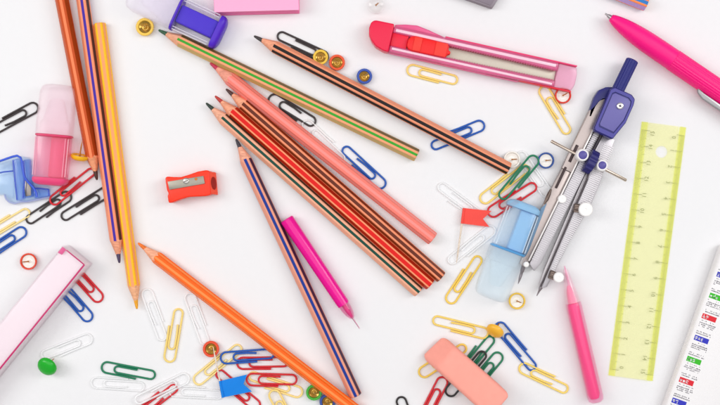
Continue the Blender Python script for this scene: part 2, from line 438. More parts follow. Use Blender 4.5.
tack(211, 349, '#e4481c', 'orange red thumbtack under the pole of the blue flag', R=8.2, z=.2)
tack(314, 392.5, '#3cab2c', 'green thumbtack pin up below the orange pencil', R=8, lean=.2)
tack(327.5, 402, '#2a4a9c', 'blue thumbtack at bottom edge, touching the green one', R=8, lean=.1)
tack(512, 159.5, '#f0ece4', 'white thumbtack at the end of black striped pencil', 'white', R=8.4, lean=.35)
tack(546, 160.5, '#1f4c9a', 'blue thumbtack with white backing beside the compass', 'white', R=8.2, lean=.3)
tack(563, 95.5, '#dd3018', 'red thumbtack with white backing under the cutter tip', 'white', R=8.2, lean=.3, az=.5)
tack(517, 301, '#eec440', 'yellow thumbtack with white backing below the compass points', 'white', R=8.4, lean=.25, az=-.3)
tack(79, 160.5, '#f3b61e', 'yellow thumbtack lying on its rim against burnt orange pencil', 'white', tilt=math.radians(80), az=math.radians(78), R=9, pin_len=18, hpx=8)
tack(47, 368, '#1fae2c', 'green thumbtack lying head up beside the clear clip', 'white', tilt=math.radians(148), az=math.radians(60), R=10, hpx=8)
tack(493, 333.5, '#f5b93a', 'tilted yellow thumbtack between yellow clip and blue clip', 'white', tilt=math.radians(125), az=math.radians(55), R=9, hpx=7)

# ================================================================== flag pins
def flag(poly, pole, hx, label, z, pz):
    c = P(poly[0][0], poly[0][1], z)
    root = thing('flag_pin', label, 'flag pin', (c.x, c.y), 'paper flags on wooden sticks')
    # cloth: triangulated grid between hoist and swallow-tail edge
    g = G(); A, B, Cc, N, D = [Vector(p) for p in poly]   # top hoist, bottom hoist, bottom fly, notch, top fly
    nu, nv = 10, 8; top = []; bot = []
    for i in range(nu + 1):
        for j in range(nv + 1):
            t = j / nv; a = A.lerp(B, t)
            fly = D.lerp(N, t*2) if t < .5 else N.lerp(Cc, (t - .5)*2)
            q = a.lerp(fly, i/nu)
            hz = z + .9*math.sin(i/nu*4 + t*1.5) * (i/nu) + .35*math.sin(t*5)
            top.append(P(q.x, q.y, hz + .5)); bot.append(P(q.x, q.y, hz))
    g.v = top + bot; n = len(top)
    idx = lambda i, j: i*(nv+1) + j
    for i in range(nu):
        for j in range(nv):
            f = [idx(i, j), idx(i+1, j), idx(i+1, j+1), idx(i, j+1)]
            g.f.append(f); g.m.append(0); g.f.append([k+n for k in f[::-1]]); g.m.append(0)
    edge = [idx(i, 0) for i in range(nu+1)] + [idx(nu, j) for j in range(1, nv+1)] + [idx(i, nv) for i in range(nu-1, -1, -1)] + [idx(0, j) for j in range(nv-1, 0, -1)]
    for a, b in zip(edge, edge[1:] + edge[:1]): g.f.append([a, b, b+n, a+n]); g.m.append(0)
    fl = obj('flag', g, mat('paper', hx, rough=.7), root, 60)
    a, b = pole
    g = G(); pts = [P(a[0] + (b[0]-a[0])*t, a[1] + (b[1]-a[1])*t, pz[0] + (pz[1]-pz[0])*t) for t in [k/10 for k in range(11)]]
    tube(g, pts, [r*U for r in [.25, .6] + [.85]*9], 8)
    obj('stick', g, mat('wood', '#ead9c6'), root, 60)
    # sleeve of the flag folded round the stick
    g = G(); tube(g, [P(A.x, A.y, z+.6), P(B.x, B.y, z+.6)], 1.35*U, 10)
    obj('sleeve', g, mat('paper', hx, rough=.7), fl, 60)
flag([(220, 381), (223, 397.5), (252, 391.5), (243.5, 384), (247, 374.5)], ((213, 346.5), (223, 397)), '#1382e0', 'blue swallowtail paper flag on a thin stick over red clips', 7, (7, 7))
flag([(464, 208), (462, 223.5), (489.5, 227), (483, 219), (491.5, 211)], ((456.5, 263), (464, 208.5)), '#f45148', 'red swallowtail paper flag on a thin stick by blue marker', 5, (2, 5))

# ================================================================== cutter knife
def cutter():
    h = 15
    B = (368 + 200*.976, 36 + 200*.217)
    fr = Fr((368, 36), B, h)
    root = thing('utility_knife', 'pink translucent utility knife with red slider at the top', 'utility knife', fr(100, 0, 0))
    pk = mat('frost', '#ff7ab2', op=.4, edge=.3, rough=.15, tint='#ff98c4', n=10, sat=1.0)
    pk2 = mat('frost', '#fcc0da', op=.4, edge=.3, rough=.15, tint='#f9bcd6', n=4, sat=1.0)
    hot = mat('plastic', '#e60f3c', rough=.3)
    g = G(); prism(g, lp(fr, [(20, -10.5), (120, -10.8), (192, -9), (192, 15.2), (76, 15.6), (20, 15.8)]), 1, 6, .8)
    obj('back_shell', g, pk, root)
    g = G(); prism(g, lp(fr, [(23.5, 9), (192.5, 7.3), (192.5, 15.3), (76, 15.7), (23.5, 16)]), 6.1, 15, 1.4, 3); prism(g, lp(fr, [(23.5, -10.7), (120, -10.9), (192.5, -9), (192.5, -3), (23.5, -4.2)]), 6.1, 15, 1.4, 3)
    obj('rail', g, pk, root)
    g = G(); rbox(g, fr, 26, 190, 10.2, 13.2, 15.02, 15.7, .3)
    obj('rail_highlight', g, mat('frost', '#ffdcea', op=.7, edge=.2, tint='#fbc4dc', rough=.15, sat=1.0), root)  # raised pale strip added as the highlight along the rail top
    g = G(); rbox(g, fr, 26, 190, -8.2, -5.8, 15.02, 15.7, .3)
    obj('rail_highlight', g, mat('frost', '#ffdcea', op=.7, edge=.2, tint='#fbc4dc', rough=.15, sat=1.0), root)  # same added highlight strip on the lower rail
    g = G(); prism(g, lp(fr, [(24, 15.9), (75, 15.9), (58, 19.6), (46, 21.6), (34, 20), (24, 17.4)]), 3, 12, 1.2, 3)
    obj('hand_guard', g, mat('frost', '#fa5c9c', op=.55, edge=.3, rough=.2, tint='#f670a8', n=4, sat=1.0), root)
    g = G(); prism(g, lp(fr, [(192.8, -9), (211, -8.4), (213, -2), (213, 8), (211, 15), (192.8, 15.3)]), 2, 12.5, 1.2, 3)
    obj('nose', g, pk2, root)
    g = G(); rbox(g, fr, 40, 192, -3.6, 7.6, 7, 8.2, .2)
    obj('blade_carrier', g, mat('metal', '#c2bbac', rough=.45, metallic=.5), root)
    g = G()
    for i in range(42):
        x = 84 + i*2.55
        rbox(g, fr, x, x+1.35, 7.4 - .012*(x-84) + .3, 9.2 - .014*(x-84), 9, 14.2, .2, seg=1)
        rbox(g, fr, x, x+1.35, -4.6 + .01*(x-84), -2.9 + .012*(x-84) - .3, 9, 14.2, .2, seg=1)
    obj('ratchet_tooth_row', g, mat('frost', '#d84880', op=.45, rough=.3, tint='#e880aa', n=4, sat=.9), root, kind='stuff')
    g = G(); prism(g, lp(fr, [(23.6, -4), (40, -4.2), (40, 8.8), (23.6, 9)]), 7, 13, .5)
    obj('slide_block', g, mat('plastic', '#e8173c', rough=.35), root)
    g = G()
    ol = [(40, -1), (42, -4.2), (46, -5.4), (78, -4.8), (81, -3.4), (81.5, -1), (84, -.6), (84, 2.4), (81.5, 3), (81.5, 7.4), (79, 9.4), (47, 10.2), (42, 8.6), (40, 5)]
    prism(g, lp(fr, ol), 8.4, 17.5, 1, 3)
    sl = obj('slider', g, mat('plastic', '#f01418', rough=.35), root)
    for a, b in ((46, 54), (68, 80)):
        g = G(); rbox(g, fr, a, b, -4.6, 9.2, 17, 19.2, .8)
        obj('thumb_pad', g, mat('plastic', '#fb3a30', rough=.5), sl)
    g = G()
    cap = [(1.4, 15.5), (4, 17), (23.3, 17.3), (23.3, -11.6), (18, -11.2), (10, -8.6), (4.5, -4), (.6, 2), (-.6, 8), (0, 13)]
    prism(g, lp(fr, cap), .5, 17, 2.2, 4)
    obj('end_cap', g, mat('plastic', '#ea1244', rough=.3), root)
    g = G(); rbox(g, fr, 158, 211, -10.4, -8.9, 2, 11, .4)
    obj('edge_strip', g, mat('plastic', '#e8143a'), root)
    g = G(); rbox(g, fr, 76, 211, 15.5, 17.0, 3, 13, .3)
    obj('edge_strip', g, mat('plastic', '#e6306c'), root)
    g = G(); rbox(g, fr, 24, 157, -11.6, -11.0, 3, 10, .2)
    obj('edge_strip', g, mat('plastic', '#ee6a9c'), root)
cutter()

# ================================================================== ballpoint pen (upper right)
def ballpoint():
    h = 11
    fr = Fr((605, 13.5), (720, 13.5 + 115*.68), h)
    root = thing('ballpoint_pen', 'thick hot pink ballpoint pen with ribbed grip at upper right', 'pen', fr(80, 0, 0))
    zc = 10.8
    g = G(); loft(g, fr, [(0, .5, .5, 0, zc), (.7, .9, .9, 0, zc), (3, 1.1, 1.1, 0, zc), (3.4, 1.7, 1.7, 0, zc), (7.5, 2.6, 2.6, 0, zc)], 20)
    obj('tip', g, mat('metal', '#b9b3b4', rough=.22), root)
    body = [(7, 2.9), (7.5, 3.6), (10, 4.7), (15, 6.2), (22, 7.7), (30, 8.9), (40, 9.9), (52, 10.5), (66, 10.7), (82, 10.75)]
    g = G(); loft(g, fr, [(x, r, r, 0, zc) for x, r in body], 48)
    obj('front_barrel', g, mat('plastic', '#fb0a80', rough=.38), root, 60)
    g = G(); loft(g, fr, [(x, r, r, 0, zc) for x, r in ((82.1, 10.7), (82.6, 11), (128, 11), (196, 10.6), (197, 9)) ], 112, flute=.022)
    obj('ribbed_barrel', g, mat('plastic', '#fa0c7c', rough=.25), root, 12)
    g = G(); prism(g, lp(fr, [(118, -9.5), (121, -13.5), (128, -16), (190, -16), (190, -11), (126, -10.6)]), zc - 2, zc + 3, .8)
    obj('pocket_clip', g, mat('metal', '#9a9899', rough=.3), root)
ballpoint()

# ================================================================== magenta pen (centre)
def magenta_pen():
    h = 8
    fr = Fr((286.5, 219), (359.5, 328.5), h)
    root = thing('gel_pen', 'magenta pen with clear tip beside the navy striped pencil', 'pen', fr(60, 0, 0))
    zc = 7.6
    g = G(); loft(g, fr, [(0, 6.2, 6.2, 0, zc), (.8, 7.0, 7.0, 0, zc), (100, 6.4, 6.4, 0, zc), (103, 6.1, 6.1, 0, zc), (103.2, 4.6, 4.6, 0, zc)], 40, e=2.0)
    m = mat('plastic', '#ec0a92', rough=.1)
    obj('barrel', g, m, root, 45)
    g = G(); loft(g, fr, [(102.5, 5.4, 5.4, 0, zc), (108, 5.2, 5.2, 0, zc), (114, 4.2, 4.2, 0, zc), (118.5, 2.4, 2.4, 0, zc), (119.5, 1.2, 1.2, 0, zc)], 24)
    obj('clear_tip', g, mat('clear', '#e8509a', op=.15, edge=.5, tint='#f48cbc', n=4, sat=.9), root, 50)
    g = G(); loft(g, fr, [(101, 2.6, 2.6, 0, zc), (112, 2.4, 2.4, 0, zc), (118, 1.2, 1.2, 0, zc)], 14)
    obj('ink_feed', g, mat('plastic', '#e0348a'), root, 50)
    g = G(); loft(g, fr, [(117.5, 1.0, 1.0, 0, zc), (121, .7, .7, 0, zc), (fr.len, .45, .45, 0, zc)], 12)
    obj('needle_point', g, mat('metal', '#c08a9c', rough=.3), root, 50)
magenta_pen()

# ================================================================== clear pink pen (lower right)
def clear_pen():
    fr = Fr((564.5, 266), (596.5, 402), 8)
    root = thing('gel_pen', 'clear pen filled with pink ink beside the yellow ruler', 'pen', fr(70, 0, 0))
    zc = 8; L = fr.len
    g = G(); loft(g, fr, [(38, 7.4, 7.4, 0, zc), (42, 7.8, 7.8, 0, zc), (L-6, 8, 8, 0, zc), (L-2, 7.4, 7.4, 0, zc), (L, 5, 5, 0, zc)], 36)
    obj('barrel', g, mat('clear', '#ffa4c8', op=.1, edge=.4, tint='#fd9cc2', n=4, sat=1.0), root, 50)
    g = G(); loft(g, fr, [(20, 1.6, 1.6, -.6, zc), (26, 3.4, 3.4, -.6, zc), (38, 4.8, 4.8, -.4, zc), (42, 5.8, 5.8, -.6, zc), (L-8, 6.0, 6.0, -.8, zc), (L-4, 4.4, 4.4, -.8, zc)], 28)
    obj('ink_tube', g, mat('plastic', '#fb4a92', rough=.3), root, 50)
    g = G(); loft(g, fr, [(3, 2.0, 2.0, 0, zc), (9, 3.2, 3.2, 0, zc), (22, 5.2, 5.2, 0, zc), (37.6, 7.3, 7.3, 0, zc)], 32)
    obj('tip_cone', g, mat('clear', '#ffcadd', op=.25, edge=.4, tint='#f6c8d8', n=4), root, 50)
    g = G(); loft(g, fr, [(0, .4, .4, 0, zc), (6, .8, .8, 0, zc), (8, 1.3, 1.3, 0, zc), (20, 1.5, 1.5, 0, zc)], 14)
    obj('nib', g, mat('plastic', '#e990b4'), root, 50)
clear_pen()

# ================================================================== chunky markers
def marker(A, B, label, core, shell, tint, capc, captint, plate, corey, collar, z=0, z1=None, sh=.22, capop=.35):
    """A: centre of the end plate, B: end of the pale cap"""
    h = 16
    fr = Fr(A, B, h + z, z, z1); L = fr.len; q = L/100
    root = thing('highlighter', label, 'highlighter', fr(L/2, 0, 0), 'chunky translucent highlighters')
    g = G(); e = 4.2
    loft(g, fr, [(x*q, a, b, 0, 10.5) for x, a, b in ((-2.2, 11, 6), (-1, 14.6, 8), (.8, 16.8, 9.4), (3, 17.4, 10), (5.2, 17.2, 10), (5.6, 15.5, 9))], 40, e)
    obj('end_plate', g, plate, root, 40)
    g = G(); loft(g, fr, [(x*q, a, b, 0, 10.5) for x, a, b in ((5.7, 16.2, 9.4), (7, 16.8, 9.8), (46, 17.4, 10.1), (46.8, 16.4, 9.4))], 40, e)
    obj('barrel', g, mat('clear', shell, op=sh, edge=.3, tint=tint, sat=1.0), root, 40)
    g = G(); y0, y1 = corey
    rbox(g, fr, 5.8*q, 46.6*q, y0, y1, 2.5, 16.3, 1.6, seg=3)
    obj('ink_core', g, core, root, 40)
    g = G(); loft(g, fr, [(x*q, a, b, 0, 10.5) for x, a, b in ((46.9, 17, 9.9), (47.3, 18, 10.4), (48.8, 18, 10.4), (49.2, 17, 9.9))], 40, e)
    obj('collar', g, collar, root, 40)
    for y in (-16.2, -13.6, 13.6, 16.2):
        g = G(); tube(g, [fr(7*q, y, 18.6 - .35*abs(abs(y) - 13.6)), fr(45.5*q, y*1.02, 18.9 - .35*abs(abs(y) - 13.6))], .55*U, 8)
        obj('moulded_rib', g, mat('clear', shell, op=.35, edge=.4, tint=tint), root, 60)
    g = G(); loft(g, fr, [(x*q, a, b, 0, 10.5) for x, a, b in ((49.3, 18, 10.3), (60, 18.2, 10.4), (92, 17.2, 9.8), (97, 15.8, 9), (99.3, 12.5, 7), (100, 8, 5))], 40, e)
    obj('cap', g, mat('frost', capc, op=capop, edge=.3, rough=.4, tint=captint, sat=1.0), root, 40)
    g = G(); loft(g, fr, [(x*q, a, b, 0, 10.5) for x, a, b in ((49.4, 15.6, 8), (62, 15, 7.6), (63, 13, 6.4), (84, 7, 4.6), (86, 5, 3))], 32, 3)
    obj('nib_holder', g, mat('frost', capc, op=capop*.9, edge=.2, rough=.5, tint=captint), root, 40)
marker((48.5, 183), (56.5, 84), 'pink highlighter with a frosted pale cap at the left', mat('frost', '#ff7ca4', op=.25, edge=.6, tint='#fb88aa', n=4, sat=1.0), '#ffb0c6', '#fb9cb8', '#fdeaef', '#f8dfe6', mat('frost', '#f83c80', op=.7, tint='#f880a8', sat=1.0), (-14, 1.5), mat('frost', '#f0246c', op=.6, tint='#f56a9c', sat=1.0), z=3.2, z1=0, sh=.1, capop=.12)
marker((525, 205), (490, 299), 'light blue highlighter with frosted cap beside the compass', mat('frost', '#a2d8fe', op=.6, edge=.4, tint='#a8dcfd', n=4, sat=1.0), '#e0ecf7', '#dbe8f2', '#e8f1f8', '#dfeaf2', mat('frost', '#a2d6fa', op=.6, tint='#b4def8', sat=1.0), (-1.5, 15), mat('frost', '#5cbcf8', op=.5, tint='#a0d8fa', sat=1.0), sh=.08, capop=.12)
marker((220, 33), (130, -9), 'clear highlighter with purple core and end plate at the top', mat('plastic', '#3a08c4', rough=.5), '#f3eff8', '#ece8f0', '#f6f2f8', '#eae5ee', mat('plastic', '#4f22c2', rough=.35), (-10, 8.5), mat('plastic', '#5028bc', rough=.35), sh=.0, capop=.1)

# ================================================================== transparent blue sharpener (left edge)
def blue_sharpener():
    c = P(22, 182)
    root = thing('pencil_sharpener', 'transparent blue plastic sharpener at left edge under the pink highlighter', 'sharpener', c, 'pencil sharpeners')
    lt = mat('clear', '#b6d4f8', op=.05, edge=.4, tint='#bcd8f6', n=6); md = mat('clear', '#2a5cf0', op=.06, edge=.7, tint='#86b4f8', n=5, sat=.9); dk = mat('plastic', '#3f5fd6', rough=.15)
    g = G(); prism(g, ip([(-14, 166), (0, 161), (18, 155.5), (30, 158), (33, 176), (50, 187), (50, 197), (34, 200.5), (17, 203.5), (8, 201), (4, 195), (-14, 195)], 3), .3, 3, .6)
    obj('base_plate', g, lt, root)
    g = G(); prism(g, ip([(12.5, 160), (19, 158), (23, 176), (22.5, 199), (16.5, 201), (14.5, 182)], 14), 3.1, 14, 1, 3)
    obj('guide_wall', g, md, root)
    g = G(); prism(g, ip([(-13, 167), (11, 160.5), (13.5, 178), (13, 198), (8, 199), (5, 194), (-13, 193)], 9), 3.1, 9, 1, 3)
    obj('chamber', g, mat('clear', '#b0ccf8', op=.04, edge=.45, tint='#cfe0f4', n=5), root)
    g = G(); prism(g, ip([(33, 187.5), (48.5, 188.5), (49, 196), (35, 198.5), (32.5, 196)], 9), 3.1, 9, 1, 3)
    obj('chamber', g, md, root)
    g = G(); prism(g, ip([(23, 160), (29.5, 159), (30, 177), (32.5, 186), (31.5, 197), (24.5, 198), (24.2, 178)], 10), 3.1, 10, 1, 3)
    obj('blade_bed', g, md, root)
    g = G(); tube(g, [P(x, y, 14.4) for x, y in ((-13, 165.5), (0, 161), (12, 156.8), (17, 155.6), (20.5, 157.5), (22, 162), (23, 170), (24.5, 177), (28, 182), (33, 187), (36, 192), (37, 197))], 1.15*U, 8)
    obj('rim', g, dk, root, 60)
    g = G(); tube(g, [P(x, y, 4.2) for x, y in ((4.5, 194.5), (6, 199), (9.5, 202.3), (15, 203.6), (21, 201.6), (27, 201.8), (34, 200.4), (43, 198.2), (49.5, 197))], .9*U, 8)
    obj('rim', g, mat('clear', '#3a58c8', op=.6, tint='#6a8ae6', n=3), root, 60)
    g = G(); prism(g, ip([(24.3, 180.5), (27, 180), (30.8, 188), (31, 195.5), (25.5, 196.5), (24.5, 190)], 11.5), 10.2, 11.5, .3)
    obj('blade', g, mat('metal', '#8d8580', rough=.3), root)
    for pts, hh in ((((13, 160), (15, 181), (17, 200)), 14.3), (((23.5, 161), (24.8, 178), (23, 198)), 14), (((33, 188), (41, 188.6), (48.5, 189.5), (49, 196)), 9.4), (((-12, 176), (3, 172), (13, 171)), 9.4)):
        g = G(); tube(g, [P(x, y, hh) for x, y in pts], .75*U, 8)
        obj('edge_bead', g, mat('clear', '#2c50d0', op=.55, edge=.4, tint='#6a8cea', sat=1.0), root, 60)
blue_sharpener()

# ================================================================== orange sharpener
def orange_sharpener():
    c = P(190, 187)
    root = thing('pencil_sharpener', 'small orange red wedge sharpener with steel blade lying alone', 'sharpener', c, 'pencil sharpeners')
    h = 17; og = mat('plastic', '#f8320a', rough=.32)
    ol = [(165, 178), (167, 176.4), (174, 177), (181, 177), (189, 174.6), (198, 171.4), (206.5, 170), (209.5, 171), (211, 194.5), (206, 196), (197, 196.6), (188, 197), (180, 199.4), (172, 202.6), (168.6, 203), (167.4, 196), (168.6, 193.5), (166.8, 190)]
    g = G(); prism(g, ip(ol, h), 0, h, 1.2, 3)
    obj('body', g, og, root, 40)
    g = G(); top = [(209.4, 171.6), (211, 194)]; low = [(216, 172.4), (218, 195)]
    pts = [P(x, y, h - .8) for x, y in top] + [P(x, y, 9) for x, y in low] + [P(x, y, .2) for x, y in low] + [P(x, y, .2) for x, y in top]
    hull(g, pts, .5)
    end = obj('end_face', g, mat('plastic', '#f6553c', rough=.4), root, 30)
    a = P(*top[0], h-.8); b = P(*top[1], h-.8); d = P(*low[0], 9); e = P(*low[1], 9)
    cen = (a+b+d+e)/4; uy = (b-a).normalized(); ux = ((d+e)/2-(a+b)/2).normalized(); n = ux.cross(uy); n = n if n.z > 0 else -n
    g = G(); rings = []
    for rr, dz in ((1.0, .15), (1.0, .35), (.86, .35), (.8, .2)):
        rings.append([cen + n*(dz*U) + (ux*3.7*math.cos(t) + uy*6.4*math.sin(t))*rr*U for t in [2*math.pi*k/24 for k in range(24)]])
    ringed(g, rings, False, True)
    obj('pencil_hole', g, mat('plastic', '#9c1a0c', rough=.6), end, 50)
    g = G(); prism(g, ip([(167.5, 181.6), (203.4, 175.8), (204.8, 183.6), (169.4, 189.8)], h+1.4), h + .05, h + 1.4, .25)
    bl = obj('blade', g, mat('metal', '#9c968a', rough=.42, metallic=.8), root, 30)
    cc = P(186, 181, h+1.4)
    g = G(); lathe(g, Vector((cc.x, cc.y, (h+1.4)*U)), (0, 0, 1), [(.02, 3.1), (.7, 3.0), (1.2, 2.4), (1.25, .1)], 22)
    sw = obj('screw', g, mat('metal', '#d6d0c8', rough=.25), bl, 40)
    f2 = Fr((183.6, 181.6), (188.4, 180.4), h+2.6)
    g = G(); rbox(g, f2, 0, f2.len, -.45, .45, h+2.62, h+2.8, 0)
    obj('screw_slot', g, mat('metal', '#4c4644', rough=.5), bl)
    cc = P(196, 179, h+1.4)
    g = G(); lathe(g, Vector((cc.x, cc.y, (h+1.42)*U)), (0, 0, 1), [(.02, 1.5), (.15, 1.4)], 14)
    obj('stamp_mark', g, mat('plastic', '#c8742c'), bl)
orange_sharpener()

# ================================================================== long pink box (left)
def pink_box():
    h = 26
    fr = Fr((62.5, 245.5), (62.5 - 190*.63, 245.5 + 190*.776), h)       # along the far long edge; +y is to the right of travel in the picture
    root = thing('lead_case', 'long translucent pale pink box at the lower left edge', 'case', fr(90, 15, 0))
    W = 31
    sgn = 1
    g = G(); rbox(g, fr, 1.2, 189, 1.2, W-1.2, 2, h-2.2, 1)
    obj('contents', g, mat('plastic', '#f1e7ea', rough=.5), root)
    sh = mat('clear', '#fbe6ee', op=.12, edge=.4, tint='#f4e6ec', rough=.2, n=4, sat=1.0)
    g = G(); rbox(g, fr, 0, 190, 0, W, .4, h, 1.0, seg=3)
    obj('shell', g, sh, root)
    hot = mat('plastic', '#c41a66', rough=.3)
    g = G(); rbox(g, fr, 1, 189, W-2.7, W-1.1, h+.02, h+.5, .1)
    obj('edge_line', g, hot, root)
    g = G(); rbox(g, fr, .6, 1.7, 6, W-2.4, h+.02, h+.5, .1)
    obj('edge_line', g, hot, root)
    g = G(); prism(g, lp(fr, [(.8, .8), (8.5, .8), (7.5, 5.5), (.8, 5.5)]), h+.02, h+.6, .2)
    obj('corner_tab', g, mat('frost', '#ec5c9c', op=.65, tint='#f59cc4', sat=1.0), root)
pink_box()

# ================================================================== sticky notes, grey plate
def sticky_notes():
    c = P(256, -25)
    root = thing('sticky_notes', 'pad of pink sticky notes at the top edge', 'sticky notes', c)
    top = [(214, 11.8), (298.5, 9.6), (296.5, -74), (212, -72)]
    for i in range(9):
        z0 = .3 + i*1.9; dx, dy = random.uniform(-.4, .4), random.uniform(-.4, .3)
        sw = (8 - i)*.12
        g = G(); prism(g, [p + Vector(((dx - sw*.2)*U, (dy - sw)*U, 0)) for p in ip(top, 17.2)], z0, z0 + 1.84, .12, 1)
        obj('sheet_block', g, mat('paper', ['#fb8fbc', '#f97fb2', '#fb8aba'][i % 3] if i < 8 else '#fbb0d2', var=.02), root)
sticky_notes()
def grey_plate():
    c = P(478, -20)
    root = thing('metal_tin', 'dark grey metal tin corner at the top edge', 'tin', c)
    ol = [(492.5, 8), (504, -10), (440, -34), (428, -14.5)]
    g = G(); prism(g, ip(ol, 9), .3, 9, .7)
    obj('tin_body', g, mat('metal', '#8a8088', rough=.45, metallic=.6), root)
    g = G(); prism(g, ip([(490.5, 5.4), (500.5, -10), (443, -31.5), (432.5, -15.5)], 9.6), 9.02, 9.6, .2)
    obj('tin_lid', g, mat('metal', '#857a84', rough=.5, metallic=.6), root)
grey_plate()

# ================================================================== eraser
def eraser():
    c = P(468, 380)
    zb, zt = 4.6, 25
    A = Vector((.753, .657)); 
    topn = [(456, 347.5), (438, 370)]; lown = [(442.5, 334.5), (420.5, 356)]
    topf = [(511.5, 396), (491, 420)]
    pts = [P(x, y, zt) for x, y in topn + topf] + [P(x, y, zb) for x, y in lown]
    pts += [P(x - 9, y - 8, zt) + Vector((0, 0, (zb-zt)*U)) for x, y in topf]
    g = G(); hull(g, pts, 4.2, 6)
    o = obj('eraser', g, mat('rubber', '#fda696', rough=.6, nscale=350, var=.04), None, 40, loc=(c.x, c.y, 0))
    tag(o, 'salmon pink block eraser with slanted end, resting on several paper clips', 'eraser')
eraser()

# ================================================================== ruler
def ruler():
    TL, TR, BL_, BR = (642.5, 121.5), (686.5, 127.5), (609, 375.5), (653.5, 381.5)
    fr = Fr(BL_, TL, 3)                       # x upward along the ruler, +y to the left edge, so the body runs to -y
    root = thing('ruler', 'translucent yellow green plastic ruler with black centimetre scale', 'ruler', fr(fr.len/2, -22, 0))
    L = fr.len; W = 44.6; t = 3.0; be = 6.2
    # middle plate with the hanging hole
    mid = mat('clear', '#f8f7d6', op=.04, edge=.1, tint='#f1efb8', rough=.15, sat=1.0)
    edge = mat('clear', '#f0f2a0', op=.04, edge=.1, tint='#eaee7c', rough=.15, sat=1.0)
    hx, hy, hr = L - 27.5, -(W*.52), 6.0
    n = 40; ring = []; rect = []
    for k in range(n):
        a = 2*math.pi*k/n; c, s = math.cos(a), math.sin(a)
        ring.append((hx + hr*c, hy + hr*s))
        x0, x1, y0, y1 = hx - 20, L, -W + be, -be
        f = min((x1-hx)/c if c > 1e-6 else (x0-hx)/c if c < -1e-6 else 1e9, (y1-hy)/s if s > 1e-6 else (y0-hy)/s if s < -1e-6 else 1e9)
        rect.append((hx + f*c, hy + f*s))
    g = G(); vs = []
    for z in (.2, t):
        vs += [fr(x, y, z) for x, y in ring] + [fr(x, y, z) for x, y in rect]
    fs = []
    for k in range(n):
        j = (k+1) % n
        fs.append([2*n+k, 3*n+k, 3*n+j, 2*n+j]); fs.append([k, j, n+j, n+k]); fs.append([k, 2*n+k, 2*n+j, j])
    g.add(vs, fs)
    x0 = hx - 20; yA, yB = -be, -W + be
    v = [fr(0, yA, .2), fr(0, yB, .2), fr(x0, yB, .2), fr(x0, yA, .2), fr(0, yA, t), fr(0, yB, t), fr(x0, yB, t), fr(x0, yA, t)]
    g.add(v, [[0, 3, 2, 1], [4, 5, 6, 7], [0, 1, 5, 4]])
    # the far corners of the rectangular zone round the hole
    for X, Y in ((L, yA), (L, yB), (x0, yA), (x0, yB)):
        ks = sorted(range(n), key=lambda k: (rect[k][0]-X)**2 + (rect[k][1]-Y)**2)[:2]
        for z in (.2, t): g.add([fr(X, Y, z), fr(*rect[ks[0]], z), fr(*rect[ks[1]], z)], [[0, 1, 2]])
    obj('plate', g, mid, root, 0)
    for sgn, ya, yb in ((1, 0, -be), (-1, -W, -W + be)):
        g = G()
        v = []
        for x in (0, L): v += [fr(x, ya, .2), fr(x, ya, 1.2), fr(x, yb, t), fr(x, yb, .2)]
        g.add(v, [[0, 4, 5, 1], [1, 5, 6, 2], [3, 7, 4, 0], [0, 1, 2, 3], [7, 6, 5, 4]])
        obj('bevelled_edge', g, edge, root, 0)
    ink = mat('plastic', '#989c62', rough=.6)
    # millimetre ticks
    g = G(); s = (L - 14)/15.05; s0 = 6.5
    for side in (0, 1):
        for i in range(151):
            ln = 8.2 if i % 10 == 0 else 5.6 if i % 5 == 0 else 4.0
            x = s0 + i*s/10 if side == 0 else L - s0 - 2.2 - i*s/10
            wd = .13 if i % 10 else .2
            if side == 0: ya, yb = -.6, -.6 - ln
            else: ya, yb = -W + .6, -W + .6 + ln
            def zz(y):
                d = min(-y, W + y)
                return 1.2 + (t - 1.2)*min(1, d/be) + .12
            ym = -be if side == 0 else -W + be
            segs = [(ya, yb)] if ln <= be - .6 else [(ya, ym), (ym, yb)]
            for a, b in segs:
                g.add([fr(x-wd, a, zz(a)), fr(x+wd, a, zz(a)), fr(x+wd, b, zz(b)), fr(x-wd, b, zz(b))], [[0, 1, 2, 3]])
    obj('scale_ticks', g, ink, root, 0, kind='stuff')
    for side in (0, 1):
        for i in range(16):
            v, f = text2d(str(i), 5.6)
            x = s0 + i*s if side == 0 else L - s0 - 2.2 - i*s
            if i == 0: x += 3.0 if side == 0 else -3.0
            elif i == 15: x += -2.5 if side == 0 else 2.5
            g = G()
            if side == 0: g.add([fr(x + a, -11.6 + b, t + .14) for a, b in v], f)
            else: g.add([fr(x - a, -W + 11.6 - b, t + .14) for a, b in v], f)
            obj('numeral', g, ink, root, 0)
ruler()

